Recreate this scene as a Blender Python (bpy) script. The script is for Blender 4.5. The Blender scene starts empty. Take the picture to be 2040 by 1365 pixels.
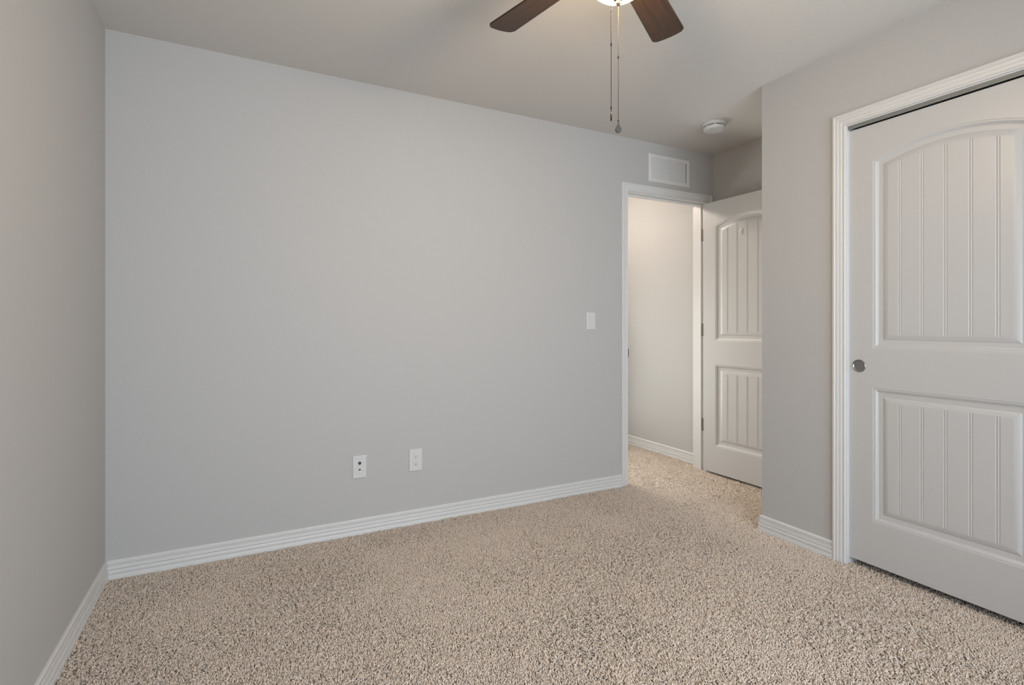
import bpy, bmesh, math, random
import numpy as np
from mathutils import Vector, Matrix

SC = bpy.context.scene
COL = SC.collection
PI = math.pi

# ------------------------------------------------------------------ camera
cam = bpy.data.cameras.new('camera')
cam.sensor_width = 36.0
cam.lens = 1038.467 / 2040 * 36.0
cam.shift_x = 0.0
cam.shift_y = (644.14 - 682.5) / 2040
cam.clip_start = 0.02
cam_ob = bpy.data.objects.new('camera', cam)
cam_ob.location = (0.5376, -2.8817, 1.1342)
cam_ob.rotation_euler = (PI / 2, 0, -0.4783)
COL.objects.link(cam_ob)
SC.camera = cam_ob

# ------------------------------------------------------------------ colour management
SC.view_settings.view_transform = 'Standard'
SC.view_settings.look = 'None'
SC.view_settings.exposure = 0.10
SC.view_settings.gamma = 1.0
SC.view_settings.use_curve_mapping = False
SC.cycles.max_bounces = 14
SC.cycles.diffuse_bounces = 10
SC.cycles.glossy_bounces = 4
SC.cycles.transparent_max_bounces = 12
SC.cycles.caustics_reflective = False
SC.cycles.caustics_refractive = False
SC.cycles.use_denoising = True
SC.cycles.sample_clamp_indirect = 8.0

# ------------------------------------------------------------------ world: soft daylight outside the window
world = bpy.data.worlds.new('daylight')
SC.world = world
world.use_nodes = True
bg = world.node_tree.nodes['Background']
bg.inputs['Color'].default_value = (0.785, 0.888, 0.995, 1)
bg.inputs['Strength'].default_value = 6.85

H = 2.44                       # ceiling height
X1, Y1, XA = 3.078, -0.9687, 3.79   # closet wall plane, its end, alcove wall
YF = -4.00                     # window wall
WT = 0.12                      # wall thickness
HX0, HY1 = 0.6, 1.24           # hallway
FZ = -0.0105                    # carpet backing level (pile tops reach about z = 0)
WIN = (0.25, 2.80, 0.12, 2.28) # window opening in the wall behind the camera: x0 x1 z0 z1

HFILL_WIN = (1.90, 3.63, 0.03, 1.50)  # window added out of view to brighten the hall: x0 x1 z0 z1

def portal(name, loc, rot, sx, sy):
    l = bpy.data.lights.new(name, 'AREA'); l.shape = 'RECTANGLE'; l.size = sx; l.size_y = sy
    l.cycles.is_portal = True
    o = bpy.data.objects.new(name, l); o.location = loc; o.rotation_euler = rot
    COL.objects.link(o); return o
portal('window_daylight', ((WIN[0]+WIN[1])/2, YF - WT - 0.02, (WIN[2]+WIN[3])/2), (PI/2, 0, 0), WIN[1]-WIN[0], WIN[3]-WIN[2])

portal('hall_fill_daylight', ((HFILL_WIN[0]+HFILL_WIN[1])/2, HY1 + WT + 0.02, (HFILL_WIN[2]+HFILL_WIN[3])/2), (-PI/2, 0, 0), HFILL_WIN[1]-HFILL_WIN[0], HFILL_WIN[3]-HFILL_WIN[2])  # fill daylight through the added hall window

FAN_GLOW = 142.0
HALL_GLOW = 112.0

# ------------------------------------------------------------------ materials
def mat(name, color, rough=0.5, metal=0.0, spec=0.5):
    m = bpy.data.materials.new(name); m.use_nodes = True
    b = m.node_tree.nodes['Principled BSDF']
    b.inputs['Base Color'].default_value = (*color, 1)
    b.inputs['Roughness'].default_value = rough
    b.inputs['Metallic'].default_value = metal
    b.inputs['Specular IOR Level'].default_value = spec
    return m

def add_bump(m, scale, dist, detail=3.0, strength=1.0, rough=0.55):
    nt = m.node_tree; b = nt.nodes['Principled BSDF']
    tc = nt.nodes.new('ShaderNodeTexCoord'); n = nt.nodes.new('ShaderNodeTexNoise'); bp = nt.nodes.new('ShaderNodeBump')
    n.inputs['Scale'].default_value = scale; n.inputs['Detail'].default_value = detail; n.inputs['Roughness'].default_value = rough
    bp.inputs['Distance'].default_value = dist; bp.inputs['Strength'].default_value = strength
    nt.links.new(tc.outputs['Object'], n.inputs['Vector']); nt.links.new(n.outputs['Fac'], bp.inputs['Height'])
    nt.links.new(bp.outputs['Normal'], b.inputs['Normal'])
    return m

M = {}
M['wall'] = add_bump(mat('wall_paint', (0.437, 0.4335, 0.4295), 0.65, 0, 0.25), 170, 0.0006)
M['ceiling'] = add_bump(mat('ceiling_paint', (0.615, 0.594, 0.565), 0.8, 0, 0.2), 120, 0.0012)
M['trim'] = mat('white_trim_paint', (0.60, 0.60, 0.596), 0.38, 0, 0.45)
M['door'] = add_bump(mat('white_door_paint', (0.482, 0.482, 0.480), 0.36, 0, 0.45), 260, 0.0002)
M['plastic'] = mat('white_plastic', (0.57, 0.57, 0.566), 0.35)
M['dark'] = mat('dark_hole', (0.02, 0.02, 0.02), 0.7)
M['backing'] = mat('carpet_backing', (0.26, 0.205, 0.16), 0.95, 0, 0.1)
M['nickel'] = mat('brushed_nickel', (0.33, 0.325, 0.32), 0.34, 1.0)
M['alu'] = mat('grey_aluminium', (0.205, 0.215, 0.205), 0.5, 0.25)
M['bronze'] = mat('dark_bronze', (0.085, 0.055, 0.040), 0.38, 0.85)
M['brass'] = mat('aged_brass', (0.36, 0.27, 0.18), 0.42, 0.9)
M['hinge'] = mat('satin_hinge_metal', (0.27, 0.24, 0.20), 0.5, 0.8)
M['gunmetal'] = mat('dark_connector_metal', (0.10, 0.10, 0.10), 0.4, 0.6)
M['screw'] = mat('painted_screw', (0.55, 0.55, 0.545), 0.4)
M['clear'] = mat('clear_plastic', (0.60, 0.595, 0.58), 0.15, 0, 0.6)
M['fob'] = mat('fob_inlay', (0.055, 0.058, 0.066), 0.7, 0.0)

# wood for fan blades
def wood():
    m = mat('walnut_veneer', (0.10, 0.055, 0.032), 0.42, 0, 0.4); nt = m.node_tree; b = nt.nodes['Principled BSDF']
    tc = nt.nodes.new('ShaderNodeTexCoord'); mp = nt.nodes.new('ShaderNodeMapping')
    mp.inputs['Scale'].default_value = (2.2, 55, 20)
    n = nt.nodes.new('ShaderNodeTexNoise'); n.inputs['Scale'].default_value = 1.6; n.inputs['Detail'].default_value = 6; n.inputs['Roughness'].default_value = 0.62
    n.inputs['Distortion'].default_value = 0.4
    r = nt.nodes.new('ShaderNodeValToRGB')
    r.color_ramp.elements[0].position = 0.30; r.color_ramp.elements[0].color = (0.020, 0.0105, 0.0065, 1)
    r.color_ramp.elements[1].position = 0.72; r.color_ramp.elements[1].color = (0.062, 0.034, 0.021, 1)
    nt.links.new(tc.outputs['Object'], mp.inputs['Vector']); nt.links.new(mp.outputs['Vector'], n.inputs['Vector'])
    nt.links.new(n.outputs['Fac'], r.inputs['Fac']); nt.links.new(r.outputs['Color'], b.inputs['Base Color'])
    return m
M['wood'] = wood()

def glow(name, color, strength):
    m = bpy.data.materials.new(name); m.use_nodes = True
    b = m.node_tree.nodes['Principled BSDF']
    b.inputs['Base Color'].default_value = (0.85, 0.82, 0.76, 1); b.inputs['Roughness'].default_value = 0.3
    b.inputs['Emission Color'].default_value = (*color, 1); b.inputs['Emission Strength'].default_value = strength
    return m
M['bowl'] = glow('lit_frosted_glass', (1.0, 0.76, 0.50), FAN_GLOW)
M['hall_glow'] = glow('lit_hall_glass', (1.0, 0.87, 0.74), HALL_GLOW)

def glass(name, tint):
    m = bpy.data.materials.new(name); m.use_nodes = True; nt = m.node_tree
    nt.nodes.remove(nt.nodes['Principled BSDF']); out = nt.nodes['Material Output']
    t = nt.nodes.new('ShaderNodeBsdfTransparent'); t.inputs['Color'].default_value = (*tint, 1); g = nt.nodes.new('ShaderNodeBsdfGlossy'); g.inputs['Roughness'].default_value = 0.02
    f = nt.nodes.new('ShaderNodeFresnel'); f.inputs['IOR'].default_value = 1.3
    mx = nt.nodes.new('ShaderNodeMixShader')
    nt.links.new(f.outputs[0], mx.inputs[0]); nt.links.new(t.outputs[0], mx.inputs[1]); nt.links.new(g.outputs[0], mx.inputs[2])
    nt.links.new(mx.outputs[0], out.inputs['Surface']); return m
M['glass'] = glass('window_glass', (1, 1, 1))
M['warming_glass'] = glass('light_warming_glass', (1.0, 0.94, 0.86))  # tint added to warm the fill light from the added hall window

def pile_mat():
    m = mat('carpet_yarn', (0.5, 0.42, 0.35), 1.0, 0, 0.0); nt = m.node_tree; b = nt.nodes['Principled BSDF']
    a = nt.nodes.new('ShaderNodeAttribute'); a.attribute_name = 'yarn'
    nt.links.new(a.outputs['Color'], b.inputs['Base Color'])
    return add_bump(m, 650, 0.0018, 2.5)
M['yarn'] = pile_mat()

# ------------------------------------------------------------------ mesh helpers
class MB:
    def __init__(s): s.v = []; s.f = []
    def add(s, vs, fs):
        o = len(s.v); s.v += [tuple(v) for v in vs]; s.f += [tuple(i + o for i in f) for f in fs]; return s
    def box(s, x0, x1, y0, y1, z0, z1):
        v = [(x, y, z) for x in (x0, x1) for y in (y0, y1) for z in (z0, z1)]
        return s.add(v, [(0,1,3,2), (4,6,7,5), (0,4,5,1), (2,3,7,6), (0,2,6,4), (1,5,7,3)])
    def lathe(s, prof, center=(0,0,0), axis='z', n=32, mtx=None):
        """prof: list of (r, h); closed with caps where r = 0"""
        cx, cy, cz = center; vs = []; rings = []
        for r, h in prof:
            if r < 1e-7:
                rings.append([len(vs)]); vs.append((0, 0, h))
            else:
                rings.append(list(range(len(vs), len(vs) + n)))
                vs += [(r*math.cos(2*PI*k/n), r*math.sin(2*PI*k/n), h) for k in range(n)]
        fs = []
        for a, b in zip(rings, rings[1:]):
            for k in range(n):
                k2 = (k+1) % n
                if len(a) == 1 and len(b) == 1: continue
                if len(a) == 1: fs.append((a[0], b[k2], b[k]))
                elif len(b) == 1: fs.append((a[k], a[k2], b[0]))
                else: fs.append((a[k], a[k2], b[k2], b[k]))
        def tr(p):
            x, y, z = p
            if axis == 'x': p = (z, x, y)
            elif axis == 'y': p = (y, z, x)
            if mtx is not None: p = tuple(mtx @ Vector(p))
            return (p[0]+cx, p[1]+cy, p[2]+cz)
        return s.add([tr(p) for p in vs], fs)
    def prism(s, poly, h0, h1, fn):
        """poly: 2-D outline, extruded from h0 to h1, mapped by fn(u, v, h)"""
        n = len(poly)
        v = [fn(u, w, h0) for u, w in poly] + [fn(u, w, h1) for u, w in poly]
        f = [tuple(range(n-1, -1, -1)), tuple(range(n, 2*n))] + [(k, (k+1) % n, n+(k+1) % n, n+k) for k in range(n)]
        return s.add(v, f)
    def build(s, name, m, parent=None, smooth=False, loc=None, bevel=0.0, segs=2, angle=35):
        me = bpy.data.meshes.new(name); me.from_pydata(s.v, [], s.f); me.update()
        bm = bmesh.new(); bm.from_mesh(me); bmesh.ops.recalc_face_normals(bm, faces=bm.faces); bm.to_mesh(me); bm.free()
        o = bpy.data.objects.new(name, me); me.materials.append(m)
        if smooth:
            for p in me.polygons: p.use_smooth = True
            me.set_sharp_from_angle(angle=math.radians(angle))
        if bevel > 0:
            b = o.modifiers.new('edge', 'BEVEL'); b.width = bevel; b.segments = segs; b.limit_method = 'ANGLE'; b.angle_limit = math.radians(40)
        if loc: o.location = loc
        COL.objects.link(o)
        if parent is not None: o.parent = parent
        return o

def tag(o, label=None, cat=None, group=None, kind=None):
    if label: o['label'] = label
    if cat: o['category'] = cat
    if group: o['group'] = group
    if kind: o['kind'] = kind
    return o
def thing(name, label, cat, loc=(0,0,0), rot=(0,0,0), group=None):
    o = bpy.data.objects.new(name, None); o.location = loc; o.rotation_euler = rot; o.empty_display_size = 0.1
    COL.objects.link(o); return tag(o, label, cat, group)
def struct(o, label, cat=None): return tag(o, label, cat, kind='structure')

# ------------------------------------------------------------------ room shell
struct(MB().box(-WT, XA+WT, YF-WT, HY1+WT, FZ-0.1, FZ).build('floor', M['backing']), 'beige carpeted floor of the empty bedroom', 'floor')
struct(MB().box(-WT, XA+WT, YF-WT, HY1+WT, H, H+0.1).build('ceiling', M['ceiling']), 'grey beige painted ceiling', 'ceiling')
struct(MB().box(-WT, 0, YF-WT, 0, FZ, H).build('wall_left', M['wall']), 'plain grey wall at the left edge of the photo', 'wall')

DX0, DX1, DZ = 2.950, 3.717, 2.060      # doorway: faces of the jambs, underside of the head
JT = 0.018
b = MB()
b.box(-WT, DX0-JT, 0, WT, FZ, H); b.box(DX0-JT, DX1+JT, 0, WT, DZ+JT, H); b.box(DX1+JT, XA, 0, WT, FZ, H)
struct(b.build('wall_back', M['wall']), 'wide grey wall facing the camera with the doorway at its right end', 'wall')
struct(MB().box(XA, XA+WT, YF-WT, HY1+WT, FZ, H).build('wall_right', M['wall']), 'grey wall of the alcove and hallway beyond the closet', 'wall')
CY0, CY1, CZ = -1.423, -2.935, 2.064    # closet opening: jamb faces, head underside
b = MB()
b.box(X1, X1+WT, CY0+JT, Y1, FZ, H); b.box(X1, X1+WT, CY1-JT, CY0+JT, CZ+JT, H); b.box(X1, X1+WT, YF, CY1-JT, FZ, H)
b.box(X1+WT, XA, Y1-WT, Y1, FZ, H)
struct(b.build('wall_closet', M['wall']), 'grey closet wall beside and above the sliding door', 'wall')
x0, x1, z0, z1 = WIN
b = MB()
b.box(0, x0, YF-WT, YF, FZ, H); b.box(x1, XA, YF-WT, YF, FZ, H); b.box(x0, x1, YF-WT, YF, FZ, z0); b.box(x0, x1, YF-WT, YF, z1, H)
struct(b.build('wall_front', M['wall']), 'grey window wall behind the camera', 'wall')
b = MB(); b.box(HX0-WT, HX0, WT, HY1, FZ, H); struct(b.build('wall_hall_end', M['wall']), 'far end wall of the hallway', 'wall')
a0, a1, c0, c1 = HFILL_WIN
b = MB(); b.box(HX0-WT, a0, HY1, HY1+WT, FZ, H); b.box(a1, XA, HY1, HY1+WT, FZ, H); b.box(a0, a1, HY1, HY1+WT, FZ, c0); b.box(a0, a1, HY1, HY1+WT, c1, H); struct(b.build('wall_hall_far', M['wall']), 'hallway wall opposite the bedroom door', 'wall')

# window behind the camera
def frame_mb(x0, x1, z0, z1, w, y0, y1):
    b = MB(); b.box(x0, x0+w, y0, y1, z0, z1); b.box(x1-w, x1, y0, y1, z0, z1); b.box(x0+w, x1-w, y0, y1, z0, z0+w); b.box(x0+w, x1-w, y0, y1, z1-w, z1); return b
wb = frame_mb(x0, x1, z0, z1, 0.04, YF-0.10, YF-0.05)
xm = (x0+x1)/2; wb.box(xm-0.02, xm+0.02, YF-0.10, YF-0.05, z0+0.04, z1-0.04)
win = struct(wb.build('window_1', M['trim']), 'white framed window behind the camera', 'window')
MB().box(x0+0.04, xm-0.02, YF-0.078, YF-0.074, z0+0.04, z1-0.04).build('pane', M['glass'], win)
MB().box(xm+0.02, x1-0.04, YF-0.078, YF-0.074, z0+0.04, z1-0.04).build('pane', M['glass'], win)
MB().box(x0-0.04, x1+0.04, YF-0.05, YF+0.045, z0-0.025, z0).build('window_sill', M['trim'], win, bevel=0.004)

w2 = struct(frame_mb(a0, a1, c0, c1, 0.045, HY1+0.05, HY1+0.10).build('added_hall_window', M['trim']), 'white framed window added out of view to brighten the hallway', 'window')  # unseen window, added to light the lower hall and the alcove floor
MB().box(a0+0.045, a1-0.045, HY1+0.074, HY1+0.078, c0+0.045, c1-0.045).build('pane', M['warming_glass'], w2)  # pane tinted only to warm the light passing through

# ------------------------------------------------------------------ mouldings
# (depth from wall, height) closed outline
BASE = [(0, 0.0), (0.0145, 0.0), (0.0145, 0.0245), (0.0135, 0.0275), (0.0100, 0.0290), (0.0128, 0.0305), (0.0136, 0.034), (0.0134, 0.0445),
        (0.0122, 0.0475), (0.0078, 0.0490), (0.0106, 0.0505), (0.0116, 0.0535), (0.0106, 0.0585), (0.0104, 0.0655), (0.0108, 0.0690), (0.0064, 0.0710),
        (0.0094, 0.0725), (0.0098, 0.0755), (0.0092, 0.0860), (0.0072, 0.0892), (0.0040, 0.0905), (0, 0.0905)]
def sweep(b, prof, p0, along, out, across, length, s0, s1):
    """prof (d, t); runs from p0 for `length` along `along`; end trims s0(d,t), s1(d,t)"""
    p0, along, out, across = Vector(p0), Vector(along), Vector(out), Vector(across); n = len(prof)
    v = [p0 + along*s0(d, t) + out*d + across*t for d, t in prof] + [p0 + along*(length - s1(d, t)) + out*d + across*t for d, t in prof]
    f = [tuple(range(n)), tuple(range(2*n-1, n-1, -1))] + [(k, n+k, n+(k+1) % n, (k+1) % n) for k in range(n)]
    b.add(v, f); return b
def baseboard(name, segs, label):
    b = MB()
    for p0, p1, nrm, m0, m1 in segs:
        d = Vector((p1[0]-p0[0], p1[1]-p0[1], 0)); L = d.length; d.normalize()
        sweep(b, BASE, (p0[0], p0[1], FZ), d, (nrm[0], nrm[1], 0), (0, 0, 1), L, lambda dd, t, m=m0: m*dd, lambda dd, t, m=m1: m*dd)
    return struct(b.build(name, M['trim'], smooth=True, angle=28), label, 'baseboard')
CW = 0.057
baseboard('baseboard_left', [((0, 0), (0, YF), (1, 0), 1, 1)], 'white ridged baseboard along the left wall')
baseboard('baseboard_back', [((0, 0), (DX0-0.005-CW, 0), (0, -1), 1, 0)], 'white ridged baseboard along the wall facing the camera')
baseboard('baseboard_closet', [((XA, Y1), (X1, Y1), (0, 1), 1, -1), ((X1, Y1), (X1, CY0+0.005+CW), (-1, 0), -1, 0)], 'white ridged baseboard wrapping the closet corner')
baseboard('baseboard_right', [((XA, -0.02), (XA, Y1), (-1, 0), 0, 1)], 'white ridged baseboard behind the open door')
baseboard('baseboard_hall', [((XA, WT), (XA, HY1), (-1, 0), 0, 1), ((XA, HY1), (HX0, HY1), (0, -1), 1, 1)], 'white ridged baseboard in the hallway seen through the doorway')
baseboard('baseboard_front', [((0, YF), (X1, YF), (0, 1), 1, 1)], 'white ridged baseboard under the window')
baseboard('baseboard_closet_side', [((X1, CY1-0.005-CW), (X1, YF), (-1, 0), 0, 1)], 'white ridged baseboard at the far side of the closet door')

# casing profile: (depth, across) with t = 0 at the inner edge
CAS = [(0, 0), (0.0075, 0), (0.0095, 0.0015), (0.0100, 0.0055), (0.0090, 0.0095), (0.0078, 0.0115), (0.0092, 0.0130), (0.0108, 0.0165), (0.0108, 0.0245),
       (0.0094, 0.0265), (0.0106, 0.0280), (0.0126, 0.0320), (0.0126, 0.0400), (0.0108, 0.0420), (0.0124, 0.0435), (0.0148, 0.0470), (0.0150, 0.0535), (0.0138, 0.0560), (0.0110, 0.0570), (0, 0.0570)]
def casing(parent, o, u, out, w0, w1, ztop):
    """legs at u=w0 and u=w1 (inner casing edges), head at ztop; o = origin, u = in-plane horizontal, out = away from wall"""
    o, u, out = Vector(o), Vector(u), Vector(out); up = Vector((0, 0, 1)); z0 = Vector((0, 0, FZ))
    zero = lambda d, t: 0.0
    b = MB(); sweep(b, CAS, o + u*w0 + z0, up, out, -u, ztop-FZ, zero, lambda d, t: -t); b.build('casing_leg', M['trim'], parent, smooth=True, angle=28)
    b = MB(); sweep(b, CAS, o + u*w1 + z0, up, out, u, ztop-FZ, zero, lambda d, t: -t); b.build('casing_leg', M['trim'], parent, smooth=True, angle=28)
    b = MB(); sweep(b, CAS, o + u*w0 + up*ztop, u, out, up, w1-w0, lambda d, t: -t, lambda d, t: -t); b.build('casing_head', M['trim'], parent, smooth=True, angle=28)

# bedroom door frame: jambs, head, stops
b = MB()
b.box(DX0-JT, DX0, 0, WT, FZ, DZ); b.box(DX1, DX1+JT, 0, WT, FZ, DZ); b.box(DX0-JT, DX1+JT, 0, WT, DZ, DZ+JT)
b.box(DX0, DX0+0.011, 0.040, 0.078, FZ, DZ-0.011); b.box(DX1-0.011, DX1, 0.040, WT, FZ, DZ-0.011); b.box(DX0, DX1, 0.040, 0.078, DZ-0.011, DZ)
fr = struct(b.build('trim_1', M['trim'], bevel=0.001), 'white door frame around the doorway to the hallway', 'door frame')
casing(fr, (0, 0, 0), (1, 0, 0), (0, -1, 0), DX0-0.005, DX1+0.005, DZ+0.005)
MB().box(DX0-0.001, DX0+0.0032, -0.007, 0.030, 0.898, 0.955).build('strike_plate', M['nickel'], fr)

# closet frame
b = MB()
b.box(X1, X1+WT, CY0, CY0+JT, FZ, CZ); b.box(X1, X1+WT, CY1-JT, CY1, FZ, CZ); b.box(X1, X1+WT, CY1-JT, CY0+JT, CZ, CZ+JT)
cf = struct(b.build('trim_2', M['trim'], bevel=0.001), 'white door frame around the closet opening', 'door frame')
casing(cf, (X1, 0, 0), (0, -1, 0), (-1, 0, 0), -(CY0+0.005), -(CY1-0.005), CZ+0.005)

# aluminium double track under the closet head
tp = [(0.0000, 0.0), (0.0000, -0.0065), (-0.0016, -0.0078), (-0.0016, -0.0092), (0.0, -0.0104), (0.0002, -0.0150), (0.0018, -0.0168), (0.0040, -0.0160), (0.0030, -0.0145), (0.0026, -0.002),
      (0.078, -0.002), (0.078, -0.0155), (0.080, -0.0155), (0.080, 0.0)]
b = MB(); b.prism(tp, CY0-0.001, CY1+0.001, lambda u, v, h: (X1+0.006+u, h, CZ+v))
tag(b.build('closet_door_track', M['alu']), 'grey aluminium sliding track above the closet door', 'track')

# ------------------------------------------------------------------ plank panel doors
DT = 0.035
RINGS = [(0.0, 0.0), (0.0028, -0.0016), (0.0075, -0.0016), (0.0100, -0.0026), (0.0130, -0.0050), (0.0165, -0.0082), (0.0205, -0.0100), (0.0240, -0.0104),
         (0.0375, -0.0104), (0.0395, -0.0108), (0.0415, -0.0094), (0.0480, -0.0074), (0.0550, -0.0052), (0.0600, -0.0040), (0.0625, -0.0036)]
FIELD = -0.0036
GP = [(-0.0074, 0.0), (-0.0056, -0.0018), (-0.0040, -0.0022), (-0.0022, -0.0006), (0.0, -0.0001), (0.0022, -0.0006), (0.0040, -0.0022), (0.0056, -0.0018), (0.0074, 0.0)]
def door_face(w, DH):
    """returns MB of one face in (u, z, d); u 0..w, d = out of the face"""
    b = MB(); s0 = 0.106; hw = (w - 2*s0)/2; uc = w/2
    gs = [0.0835*k for k in (-2, -1, 0, 1, 2)]
    Dmax = RINGS[-1][0]; hi = hw - Dmax
    xs = sorted(set([round(g+o, 5) for g in gs for o, _ in GP] + [round(-hi + 2*hi*k/24, 5) for k in range(25)]))
    def gd(x):
        for g in gs:
            if abs(x-g) <= 0.0074:
                for (a, da), (c, dc) in zip(GP, GP[1:]):
                    if a <= x-g <= c: return da + (dc-da)*((x-g)-a)/(c-a)
        return 0.0
    def panel(zb, zt, rise):
        if rise > 0:
            R = (hw*hw + rise*rise)/(2*rise); zc = zt + rise - R
            top = lambda x, d: zc + math.sqrt((R-d)**2 - x*x)
        else:
            top = lambda x, d: zt - d
        n = len(xs); rings = []; vs = []
        for d, dep in RINGS:
            k = (hw-d)/hi
            bot = [(uc + x*k, zb+d, dep) for x in xs]; tp = [(uc + x*k, top(x*k, d), dep) for x in reversed(xs)]
            rings.append(bot + tp)
        m = 2*n; fs = []
        for r in rings: vs += r
        for a in range(len(rings)-1):
            for k in range(m): fs.append((a*m+k, a*m+(k+1) % m, (a+1)*m+(k+1) % m, (a+1)*m+k))
        b.add(vs, fs)
        # planked field
        cols = []; e = 0.007
        vs = []; d = Dmax
        for x in xs:
            g = gd(x); zt_ = top(x, d); c = [(uc+x, zb+d, FIELD), (uc+x, zb+d+e, FIELD+g), (uc+x, zt_-e, FIELD+g), (uc+x, zt_, FIELD)]; vs += c
        fs = [(4*k+j, 4*(k+1)+j, 4*(k+1)+j+1, 4*k+j+1) for k in range(n-1) for j in range(3)]
        b.add(vs, fs)
        return [(uc+x*hw/hi, top(x*hw/hi, 0)) for x in xs]
    zl0, zl1, zu0, zu1, rise = 0.200, 0.811, 0.990, 1.850, 0.056
    panel(zl0, zl1, 0); arc = panel(zu0, zu1, rise)
    q = lambda u0, u1, z0_, z1_: b.add([(u0, z0_, 0), (u1, z0_, 0), (u1, z1_, 0), (u0, z1_, 0)], [(0, 1, 2, 3)])
    q(0, uc-hw, 0, DH); q(uc+hw, w, 0, DH); q(uc-hw, uc+hw, 0, zl0); q(uc-hw, uc+hw, zl1, zu0)
    n = len(arc)
    b.add([(u, z, 0) for u, z in arc] + [(u, DH, 0) for u, _ in arc], [(k, k+1, n+k+1, n+k) for k in range(n-1)])
    return b
def door_mesh(name, w, DH=2.032, parent=None):
    """slab; u runs along local -Y, face normal local -X"""
    b = MB(); f = door_face(w, DH)
    b.add([(-d, -u, z) for u, z, d in f.v], [t for t in f.f])
    b.add([(DT+d, -u, z) for u, z, d in f.v], [t[::-1] for t in f.f])
    for (ua, ub) in ((0, 0), (w, w)):
        b.add([(0, -ua, 0), (DT, -ua, 0), (DT, -ua, DH), (0, -ua, DH)], [(0, 1, 2, 3)])
    for z in (0, DH): b.add([(0, 0, z), (DT, 0, z), (DT, -w, z), (0, -w, z)], [(0, 1, 2, 3)])
    me = bpy.data.meshes.new(name); me.from_pydata(b.v, [], b.f); me.update()
    bm = bmesh.new(); bm.from_mesh(me); bmesh.ops.remove_doubles(bm, verts=bm.verts, dist=1e-5); bmesh.ops.recalc_face_normals(bm, faces=bm.faces); bm.to_mesh(me); bm.free()
    for p in me.polygons: p.use_smooth = True
    me.set_sharp_from_angle(angle=math.radians(24))
    me.materials.append(M['door'])
    o = bpy.data.objects.new(name, me); COL.objects.link(o)
    if parent: o.parent = parent
    return o

def finger_pull(parent, y, z):
    R = 0.0290
    rim = MB().lathe([(R, 0), (R, 0.0022), (R-0.0012, 0.0034), (R-0.0030, 0.0034), (R-0.0048, 0.0018), (R-0.0058, 0.0004)], (0, 0, 0), 'x', 48, Matrix.Scale(-1, 3, (1, 0, 0)) )
    o = rim.build('finger_pull', M['nickel'], parent, smooth=True, loc=(0, y, z)); tag(o, 'round brushed nickel finger pull set in the closet door')
    MB().lathe([(0, 0.0005), (0.010, 0.0005), (R-0.0060, 0.0008), (R-0.0050, 0.0016)], (0, 0, 0), 'x', 48, Matrix.Scale(-1, 3, (1, 0, 0))).build('pull_cup', M['nickel'], o, smooth=True)
d2 = door_mesh('door_2', 0.762, 2.0135); d2.location = (X1+0.0165, -1.4215, 0.029)
struct(d2, 'white sliding closet door with arched plank panel and round finger pull', 'door')
finger_pull(d2, -1.4683+1.4215, 0.936-0.029)
d3 = door_mesh('door_3', 0.762, 2.0135); d3.location = (X1+0.0165+0.043, -2.170, 0.029)
struct(d3, 'second white sliding closet door behind the first', 'door')
finger_pull(d3, -0.715, 0.907)

# hinged bedroom door standing open against the alcove wall
d1 = door_mesh('door_1', 0.762); d1.location = (3.6795, -0.014, 0.014); d1.rotation_euler = (0, 0, math.radians(1.0))
struct(d1, 'white arched plank panel door standing open beside the doorway', 'door')
for z in (0.335, 1.070, 1.805):
    b = MB().box(0.0365, 0.0390, 0.014, 0.0545, z-0.048, z+0.048)
    b.lathe([(0, -0.050), (0.0055, -0.050), (0.0055, 0.050), (0, 0.050)], (0.0405, 0.004, z), 'z', 14)
    tag(b.build('hinge', M['hinge'], d1, smooth=True), 'dark satin metal hinge')
kb = MB()
for sgn, xo in ((-1, 0.0), (1, DT)):
    k = 1.0 if sgn < 0 else 0.72
    kb.lathe([(0.031, 0), (0.031, 0.004), (0.026, 0.008), (0.011, 0.011), (0.011, 0.026*k), (0.020, 0.032*k), (0.027, 0.044*k), (0.026, 0.054*k), (0.016, 0.060*k), (0, 0.061*k)],
             (xo, -0.70, 0.905), 'x', 28, Matrix.Scale(sgn, 3, (1, 0, 0)))
kb.build('door_knob', M['nickel'], d1, smooth=True)

# clear adhesive hook on the open door
hk = thing('adhesive_hook', 'small clear oval adhesive hook on the upper panel of the open door', 'hook', (3.6795+0.0036+0.0057-0.0066, -0.343, 1.788), (0, 0, math.radians(1.0)))
b = MB(); b.prism([(0.0155*math.cos(2*PI*k/28), 0.026*math.sin(2*PI*k/28)) for k in range(28)], 0.0, 0.0028, lambda u, v, h: (0.0065-h, u, v))
b.build('hook_plate', M['clear'], hk, bevel=0.0009)
b = MB()
pts = [(0.0036, 0.014), (0.0020, 0.004), (0.0000, -0.008), (-0.0020, -0.012), (-0.0042, -0.009), (-0.0050, -0.003)]
for (xa, za), (xb, zb_) in zip(pts, pts[1:]):
    b.add([(xa, -0.004, za), (xa, 0.004, za), (xb, 0.004, zb_), (xb, -0.004, zb_), (xa+0.0018, -0.004, za), (xa+0.0018, 0.004, za), (xb+0.0018, 0.004, zb_), (xb+0.0018, -0.004, zb_)],
          [(0,1,2,3), (7,6,5,4), (0,4,5,1), (1,5,6,2), (2,6,7,3), (3,7,4,0)])
b.build('hook_arm', M['clear'], hk)

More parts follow.
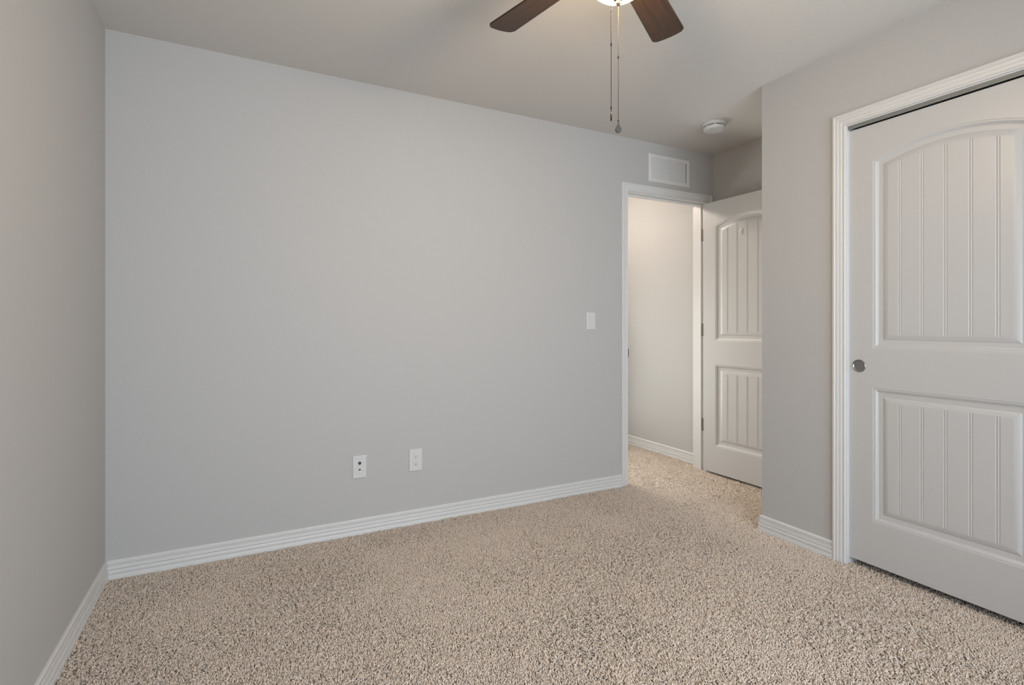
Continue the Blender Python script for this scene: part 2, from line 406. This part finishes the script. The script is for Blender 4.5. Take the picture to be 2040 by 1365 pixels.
# ------------------------------------------------------------------ wall plates
def plate(name, label, cat, x, z, w, h):
    t = thing(name, label, cat, (x, 0, z))
    hw, hh, th, bv = w/2, h/2, 0.0062, 0.005
    b = MB(); o = [(-hw, -hh), (hw, -hh), (hw, hh), (-hw, hh)]; i = [(-hw+bv, -hh+bv), (hw-bv, -hh+bv), (hw-bv, hh-bv), (-hw+bv, hh-bv)]
    v = [(a, 0, c) for a, c in o] + [(a, -0.0028, c) for a, c in o] + [(a*0.5+p*0.5, -0.0052, c*0.5+q*0.5) for (a, c), (p, q) in zip(o, i)] + [(a, -th, c) for a, c in i]
    f = [(k+4*j, (k+1) % 4+4*j, (k+1) % 4+4*j+4, k+4*j+4) for j in range(3) for k in range(4)] + [(12, 13, 14, 15), (3, 2, 1, 0)]
    b.add(v, f).build('plate', M['plastic'], t, bevel=0.0008)
    return t
def screw(t, x, z, y=-0.0062, r=0.0035):
    MB().lathe([(r, 0), (r*0.9, 0.0009), (0, 0.0011)], (x, y, z), 'y', 14, Matrix.Scale(-1, 3, (0, 1, 0))).build('screw', M['screw'], t, smooth=True)
# coax and phone plate
t = plate('wall_jack', 'white cable and phone jack plate low on the wall, left of the power outlet', 'wall jack', 1.1025, 0.3581, 0.0745, 0.1235)
for z in (0.0530, -0.0405): screw(t, 0.0, z)
MB().lathe([(0.0085, 0), (0.0085, 0.003), (0.0050, 0.003), (0.0048, 0.012), (0.0035, 0.012), (0.0032, 0.004), (0, 0.004)], (0.0, -0.0060, 0.0215), 'y', 12, Matrix.Scale(-1, 3, (0, 1, 0))).build('coax_connector', M['gunmetal'], t, smooth=True, angle=25)
jk = MB(); jk.box(-0.0080, 0.0080, -0.0075, -0.006, -0.0225, -0.0075); jk = jk.build('phone_jack', M['plastic'], t, bevel=0.0005)
MB().prism([(-0.0052, -0.0185), (0.0052, -0.0185), (0.0052, -0.0120), (0.0030, -0.0120), (0.0030, -0.0100), (-0.0030, -0.0100), (-0.0030, -0.0120), (-0.0052, -0.0120)], 0.0074, 0.0077, lambda u, v, h: (u, -h, v)).build('jack_opening', M['dark'], jk)
# duplex receptacle
t = plate('power_outlet', 'white double power outlet low on the wall, right of the jack plate', 'outlet', 1.4140, 0.3580, 0.0765, 0.1255)
rc = MB().box(-0.0165, 0.0165, -0.0082, -0.0060, -0.0335, 0.0335).build('receptacle', M['plastic'], t, bevel=0.0012)
for zc in (0.0190, -0.0190):
    b = MB(); b.box(-0.0072, -0.0054, -0.0085, -0.0080, zc-0.001, zc+0.0075); b.box(0.0054, 0.0070, -0.0085, -0.0080, zc, zc+0.0072)
    b.lathe([(0.0030, 0), (0.0030, 0.0005), (0, 0.0005)], (0, -0.0081, zc-0.0062), 'y', 14, Matrix.Scale(-1, 3, (0, 1, 0)))
    b.build('socket_slots', M['dark'], rc)
# rocker switch
t = plate('light_switch', 'white rocker light switch beside the doorway', 'light switch', 2.6315, 1.1500, 0.0735, 0.1190)
b = MB().box(-0.0172, 0.0172, -0.0066, -0.0060, -0.0340, 0.0340).build('switch_bezel', M['screw'], t)
b = MB(); b.prism([(-0.0330, 0.0060), (0.0330, 0.0060), (0.0330, 0.0105), (0.0, 0.0085), (-0.0330, 0.0072)], -0.0163, 0.0163, lambda u, v, h: (h, -v, u)); b.build('rocker', M['plastic'], t, bevel=0.0008)

# ------------------------------------------------------------------ return-air grille over the door
t = thing('air_vent', 'white louvred return air grille on the wall above the doorway', 'vent', (3.3395, 0, 2.2605))
W2, H2, FW, yt = 0.2010, 0.1025, 0.031, 0.010
b = MB(); o = [(-W2, -H2), (W2, -H2), (W2, H2), (-W2, H2)]
def rect(k): return [(-W2+k, -H2+k), (W2-k, -H2+k), (W2-k, H2-k), (-W2+k, H2-k)]
rings = [(rect(0), 0.0), (rect(0), -0.004), (rect(0.005), -0.0085), (rect(0.010), -yt), (rect(FW-0.004), -yt), (rect(FW), -0.006), (rect(FW), 0.0)]
v = [(a, y, c) for r, y in rings for a, c in r]; n = len(rings)
b.add(v, [(4*j+k, 4*j+(k+1) % 4, 4*((j+1) % n)+(k+1) % 4, 4*((j+1) % n)+k) for j in range(n) for k in range(4)])
b.build('grille_frame', M['trim'], t)
MB().box(-W2+0.02, W2-0.02, -0.0012, -0.0002, -H2+0.02, H2-0.02).build('duct_opening', M['dark'], t)
b = MB(); iw, ih, NL = W2-FW, H2-FW, 13
for k in range(NL):
    zc = -ih + (k+0.5)*2*ih/NL; s = 2*ih/NL
    for xa, xb in ((-iw, -0.006), (0.006, iw-0.010)):
        b.add([(xa, -0.0092, zc+s*0.46), (xb, -0.0092, zc+s*0.46), (xb, -0.0022, zc-s*0.52), (xa, -0.0022, zc-s*0.52), (xa, -0.0080, zc+s*0.52), (xb, -0.0080, zc+s*0.52), (xb, -0.0014, zc-s*0.46), (xa, -0.0014, zc-s*0.46)],
              [(0,1,2,3), (7,6,5,4), (0,4,5,1), (1,5,6,2), (2,6,7,3), (3,7,4,0)])
b.box(-0.0045, 0.0045, -0.0070, -0.0014, -ih, ih)
b.build('louvres', M['trim'], t)
for x in (-W2+0.014, W2-0.014): screw(t, x, 0.0, -yt, 0.004)

# ------------------------------------------------------------------ smoke alarm
t = thing('smoke_alarm', 'round white smoke alarm on the ceiling near the doorway', 'smoke alarm', (3.281, -0.4625, H))
MB().lathe([(0, 0), (0.0745, 0), (0.0750, -0.004), (0.0738, -0.0160), (0.0705, -0.0195), (0.064, -0.0200)], n=56).build('alarm_base', M['plastic'], t, smooth=True)
body = MB().lathe([(0.0640, -0.0190), (0.0640, -0.0240), (0.0672, -0.0255), (0.0668, -0.0390), (0.0640, -0.0435), (0.0580, -0.0455), (0.0450, -0.0455), (0.0180, -0.0450), (0.0168, -0.0435), (0.0150, -0.0435), (0.0135, -0.0455), (0, -0.0460)], n=56).build('alarm_body', M['plastic'], t, smooth=True)
b = MB()
for k in range(8):
    a0 = k*PI/4 + 0.12; na = 8
    for j in range(na):
        a, c = a0 + j*0.62/na, a0 + (j+1)*0.62/na; r = 0.0646
        b.add([(r*math.cos(a), r*math.sin(a), -0.0240), (r*math.cos(c), r*math.sin(c), -0.0240), (r*math.cos(c), r*math.sin(c), -0.0205), (r*math.cos(a), r*math.sin(a), -0.0205)], [(0, 1, 2, 3)])
b.build('vent_slots', M['dark'], body)

# ------------------------------------------------------------------ ceiling fan with lit bowl
FC = (1.5322, -1.6505); BZ = 2.25; PHI = math.radians(30.94); PITCH = math.radians(-8.7)
fan = thing('ceiling_fan', 'dark walnut bladed ceiling fan with a lit glass bowl and two pull chains', 'ceiling fan', (FC[0], FC[1], H))
zz = lambda z: z - H
MB().lathe([(0, 0), (0.085, 0), (0.088, -0.012), (0.080, -0.035), (0.050, -0.048), (0, -0.048)], n=40).build('canopy', M['bronze'], fan, smooth=True)
MB().lathe([(0, -0.046), (0.070, -0.048), (0.110, -0.062), (0.122, -0.085), (0.122, -0.135), (0.112, -0.160), (0.085, -0.172), (0, -0.172)], n=48).build('motor_housing', M['bronze'], fan, smooth=True)
MB().lathe([(0, -0.170), (0.062, -0.172), (0.066, -0.180), (0.066, -0.215), (0.088, -0.224), (0.096, -0.232), (0.096, -0.242), (0, -0.242)], n=40).build('switch_housing', M['bronze'], fan, smooth=True)
bw = [(0.0935, zz(2.205)), (0.0965, zz(2.190))]
for k in range(11):
    a = k*PI/2/10; bw.append((0.0975*math.cos(a)**0.9 if k < 10 else 0.0, zz(2.187) - 0.087*math.sin(a)))
MB().lathe(bw, n=48).build('light_bowl', M['bowl'], fan, smooth=True)
fin = MB().lathe([(0, zz(2.104)), (0.0150, zz(2.1045)), (0.0165, zz(2.100)), (0.0130, zz(2.0955)), (0.0065, zz(2.0945)), (0.0065, zz(2.0925)), (0.0085, zz(2.0895)), (0.0080, zz(2.0845)), (0.0045, zz(2.0805)), (0, zz(2.0795))], n=24).build('finial', M['brass'], fan, smooth=True)
# blades
RT, WR, WTIP = 0.565, 0.098, 0.124
def blade_outline():
    L0 = 0.150; hw = lambda r: 0.5*(WR + (WTIP-WR)*min(1, (r-L0)/(RT-L0)))
    low = [(L0, -hw(L0)*0.75), (L0+0.02, -hw(L0)*0.97)]
    rc, re = 0.020, RT - 0.009
    low += [(L0+0.03+(re-rc-L0-0.03)*k/8, -hw(L0+0.03+(re-rc-L0-0.03)*k/8)) for k in range(9)]
    h = hw(re)
    for k in range(1, 9):
        a = -PI/2 + k*PI/16; low.append((re-rc+rc*math.cos(a), -(h-rc)+rc*math.sin(a)))
    n = len(low); tipw = h-rc
    # gently bowed end, blended into the corner arcs
    low = [(r + (0.009*(1-min(1, abs(y)/h)**2) if r > re-rc else 0.0), y) for r, y in low]
    mid = [(re + 0.009*(1-(t*tipw/h)**2), t*tipw) for t in (-0.66, -0.33, 0.0, 0.33, 0.66)]
    return low + mid + [(r, -y) for r, y in reversed(low)]
bo = blade_outline()
for k in range(5):
    a = PHI + k*2*PI/5
    mtx = Matrix.Translation((0, 0, zz(BZ))) @ Matrix.Rotation(a, 4, 'Z') @ Matrix.Rotation(PITCH, 4, 'X')
    b = MB(); b.prism(bo, -0.0030, 0.0030, lambda u, v, h: (u, v, h))
    o = b.build('blade', M['wood'], fan, bevel=0.0012); o.matrix_local = mtx
    br = MB(); br.prism([(0.075, -0.020), (0.125, -0.012), (0.165, -0.034), (0.215, -0.030), (0.225, 0.0), (0.215, 0.030), (0.165, 0.034), (0.125, 0.012), (0.075, 0.020)], 0.0032, 0.0075, lambda u, v, h: (u, v, h))
    o2 = br.build('blade_bracket', M['bronze'], o, bevel=0.001)
# pull chains
def chain(name, x, y, ztop, zbot, coup, edge_on, lbl):
    b = MB(); sp = 0.0042; r = 0.00155; n = int((ztop-zbot-0.034)/sp)
    for k in range(n):
        z = ztop - k*sp
        b.lathe([(0, r), (r*0.8, r*0.6), (r, 0), (r*0.8, -r*0.6), (0, -r)], (x, y, zz(z)), 'z', 8)
    b.lathe([(0.0004, zz(ztop)), (0.0004, zz(zbot+0.030))], (x, y, 0), 'z', 5)
    c = b.build(name, M['bronze'], fan, smooth=True, angle=60); tag(c, lbl)
    for zc in (coup, zbot+0.036):
        MB().lathe([(0, zz(zc+0.004)), (0.0022, zz(zc+0.003)), (0.0024, zz(zc-0.003)), (0.0014, zz(zc-0.005)), (0, zz(zc-0.005))], (x, y, 0), 'z', 12).build('chain_coupling', M['bronze'], c, smooth=True)
    # teardrop fob, thin disc
    out = []
    for k in range(32):
        a = 2*PI*k/32; rr = 0.0094; px, pz = rr*math.sin(a), rr*math.cos(a)
        if pz > 0: px *= (1 - 0.62*(pz/rr)**1.3); pz *= 1.95
        out.append((px, pz))
    cx, cy = (cam_ob.location.x - FC[0] - x, cam_ob.location.y - FC[1] - y)
    rot = math.atan2(-0.888, -0.46) if not edge_on else math.atan2(-0.888, -0.46) + PI/2 - 0.12
    e = Vector((-math.sin(rot), math.cos(rot), 0)); nn = Vector((math.cos(rot), math.sin(rot), 0)); base = Vector((x, y, zz(zbot+0.0094)))
    f = MB(); f.prism(out, -0.0018, 0.0018, lambda u, v, h: base + e*u + nn*h + Vector((0, 0, v)))
    f = f.build('chain_fob', M['bronze'], c, bevel=0.0006)
    f2 = MB(); f2.prism([(u*0.80, v*0.80) for u, v in out], -0.0021, 0.0021, lambda u, v, h: base + e*u + nn*h + Vector((0, 0, v))); f2.build('fob_inlay', M['fob'], c)
    lp = MB(); lp.lathe([(0.0010, zz(zbot+0.033)), (0.0012, zz(zbot+0.026))], (x, y, 0), 'z', 8); lp.build('fob_ring', M['bronze'], c)
chain('pull_chain', 0.0, 0.0, 2.0795, 1.7004, 1.9259, False, 'light pull chain hanging from the bowl finial with a teardrop fob facing the camera')
chx = Vector((-0.0262, 0.0))
# second chain hangs from the switch housing in front of the bowl
chain('pull_chain', -0.0869, -0.0770, 2.200, 1.6940, 1.9060, True, 'fan pull chain left of the other, its fob seen edge-on')
MB().lathe([(0.0035, 0), (0.0035, 0.024), (0, 0.024)], (0, 0, 0), 'z', 12).build('chain_guide', M['bronze'], fan, loc=(-0.0869, -0.0770, zz(2.200)))

# ------------------------------------------------------------------ hallway ceiling light (out of view, lights the hall)
t = thing('hall_ceiling_light', 'flush frosted glass ceiling light in the hallway', 'ceiling light', (2.95, 0.85, H))
MB().lathe([(0, 0), (0.135, 0), (0.138, -0.015), (0.125, -0.022), (0, -0.022)], n=40).build('light_base', M['nickel'], t, smooth=True)
MB().lathe([(0.120, -0.020), (0.122, -0.040), (0.105, -0.070), (0.070, -0.090), (0.030, -0.098), (0, -0.100)], n=40).build('light_bowl', M['hall_glow'], t, smooth=True)

# ------------------------------------------------------------------ carpet pile
def carpet():
    rng = np.random.default_rng(7)
    def smooth_noise(x, y, scale, seed):
        r = np.random.default_rng(seed); g = r.normal(size=(64, 64))
        u = x/scale + 20; v = y/scale + 20
        i = np.floor(u).astype(int); j = np.floor(v).astype(int); fu = u-i; fv = v-j
        fu = fu*fu*(3-2*fu); fv = fv*fv*(3-2*fv)
        G = lambda a, b: g[a % 64, b % 64]
        return (G(i, j)*(1-fu)*(1-fv) + G(i+1, j)*fu*(1-fv) + G(i, j+1)*(1-fu)*fv + G(i+1, j+1)*fu*fv)
    sp = 0.0045
    def grid(xa, xb, ya, yb):
        gx, gy = np.meshgrid(np.arange(xa, xb, sp), np.arange(ya, yb, sp)); return np.stack([gx.ravel(), gy.ravel()], 1)
    e = 0.017
    P = np.concatenate([grid(e, X1-e, -2.65, Y1+e), grid(e, XA-e, Y1+e, -e), grid(DX0+0.004, DX1-0.004, -e, WT), grid(2.75, XA-e, WT, HY1-e),
                        grid(X1-e, X1+0.10, CY1, CY0-0.004)])
    P += rng.uniform(-0.5, 0.5, P.shape)*sp*1.0
    n = len(P); x, y = P[:, 0], P[:, 1]
    # lay of the pile varies in soft patches left by the vacuum and by feet
    lay = smooth_noise(x, y, 0.42, 1)*1.0 + smooth_noise(x, y, 0.17, 2)*0.6
    ang = 1.9 + 1.9*smooth_noise(x, y, 0.42, 3) + 0.7*smooth_noise(x, y, 0.10, 4) + rng.normal(0, 0.8, n) + 2.2*smooth_noise(x, y, 0.011, 5)
    lean = np.clip(0.0060 + 0.0042*lay + rng.normal(0, 0.0024, n), 0.0005, 0.012)
    hgt = np.clip(0.0092 + 0.0023*(1 + 0.70*np.clip(lay, -1.2, 1.6))*smooth_noise(x, y, 0.0068, 6) + 0.0005*lay + rng.normal(0, 0.0013, n), 0.0035, 0.0130)
    rad = rng.uniform(0.0022, 0.0032, n)
    dx, dy = np.cos(ang), np.sin(ang)
    curl = rng.normal(0, 0.0020, (n, 2))
    K, NV = 3, 10
    V = np.zeros((n, NV, 3)); ph = rng.uniform(0, 2*PI, n)
    def axis(t):
        return (x + dx*lean*t**1.5 + curl[:, 0]*(t*(1-t)*2.4), y + dy*lean*t**1.5 + curl[:, 1]*(t*(1-t)*2.4), FZ - 0.0008 + hgt*t)
    for ring, (t, rs) in enumerate(((0.0, 0.80), (0.55, 1.15), (0.88, 0.92))):
        cx, cy, cz = axis(t)
        for k in range(K):
            a = ph + k*2*PI/K + t*1.1
            V[:, ring*K+k, 0] = cx + np.cos(a)*rad*rs; V[:, ring*K+k, 1] = cy + np.sin(a)*rad*rs; V[:, ring*K+k, 2] = cz
    V[:, 9, 0], V[:, 9, 1], V[:, 9, 2] = axis(1.0)
    base = np.array([[r*K+k, r*K+(k+1) % K, (r+1)*K+(k+1) % K, (r+1)*K+k] for r in range(2) for k in range(K)])
    quads = (np.arange(n)[:, None, None]*NV + base[None]).reshape(-1, 4)
    tris = (np.arange(n)[:, None, None]*NV + np.array([[2*K+k, 2*K+(k+1) % K, 9] for k in range(K)])[None]).reshape(-1, 3)
    loops = np.concatenate([quads.ravel(), tris.ravel()]).astype(np.int32)
    ls = np.concatenate([np.arange(len(quads))*4, len(quads)*4 + np.arange(len(tris))*3]).astype(np.int32)
    lt = np.concatenate([np.full(len(quads), 4), np.full(len(tris), 3)]).astype(np.int32)
    me = bpy.data.meshes.new('carpet_pile')
    me.vertices.add(n*NV); me.vertices.foreach_set('co', V.reshape(-1).astype(np.float32))
    me.loops.add(len(loops)); me.loops.foreach_set('vertex_index', loops)
    me.polygons.add(len(ls)); me.polygons.foreach_set('loop_start', ls); me.polygons.foreach_set('loop_total', lt)
    me.update(calc_edges=True)
    # yarn colours: cream, tan and a few brown flecks
    pal = np.array([(0.83, 0.725, 0.63), (0.82, 0.715, 0.62), (0.77, 0.66, 0.565), (0.46, 0.365, 0.29), (0.83, 0.73, 0.645)])
    pick = rng.choice(5, n, p=[0.38, 0.28, 0.14, 0.04, 0.16]); c = pal[pick]*(1 + rng.normal(0, 0.05, (n, 1)))
    colr = np.ones((n, NV, 4), np.float32); colr[:, :, :3] = np.clip(c, 0, 1)[:, None, :]
    at = me.color_attributes.new('yarn', 'FLOAT_COLOR', 'POINT'); at.data.foreach_set('color', colr.reshape(-1))
    me.materials.append(M['yarn'])
    me.polygons.foreach_set('use_smooth', np.ones(len(ls), bool))
    o = bpy.data.objects.new('carpet_pile', me); COL.objects.link(o)
    tag(o, 'speckled cream and tan twisted carpet pile covering the whole floor', 'carpet', kind='stuff')
    return n
carpet()
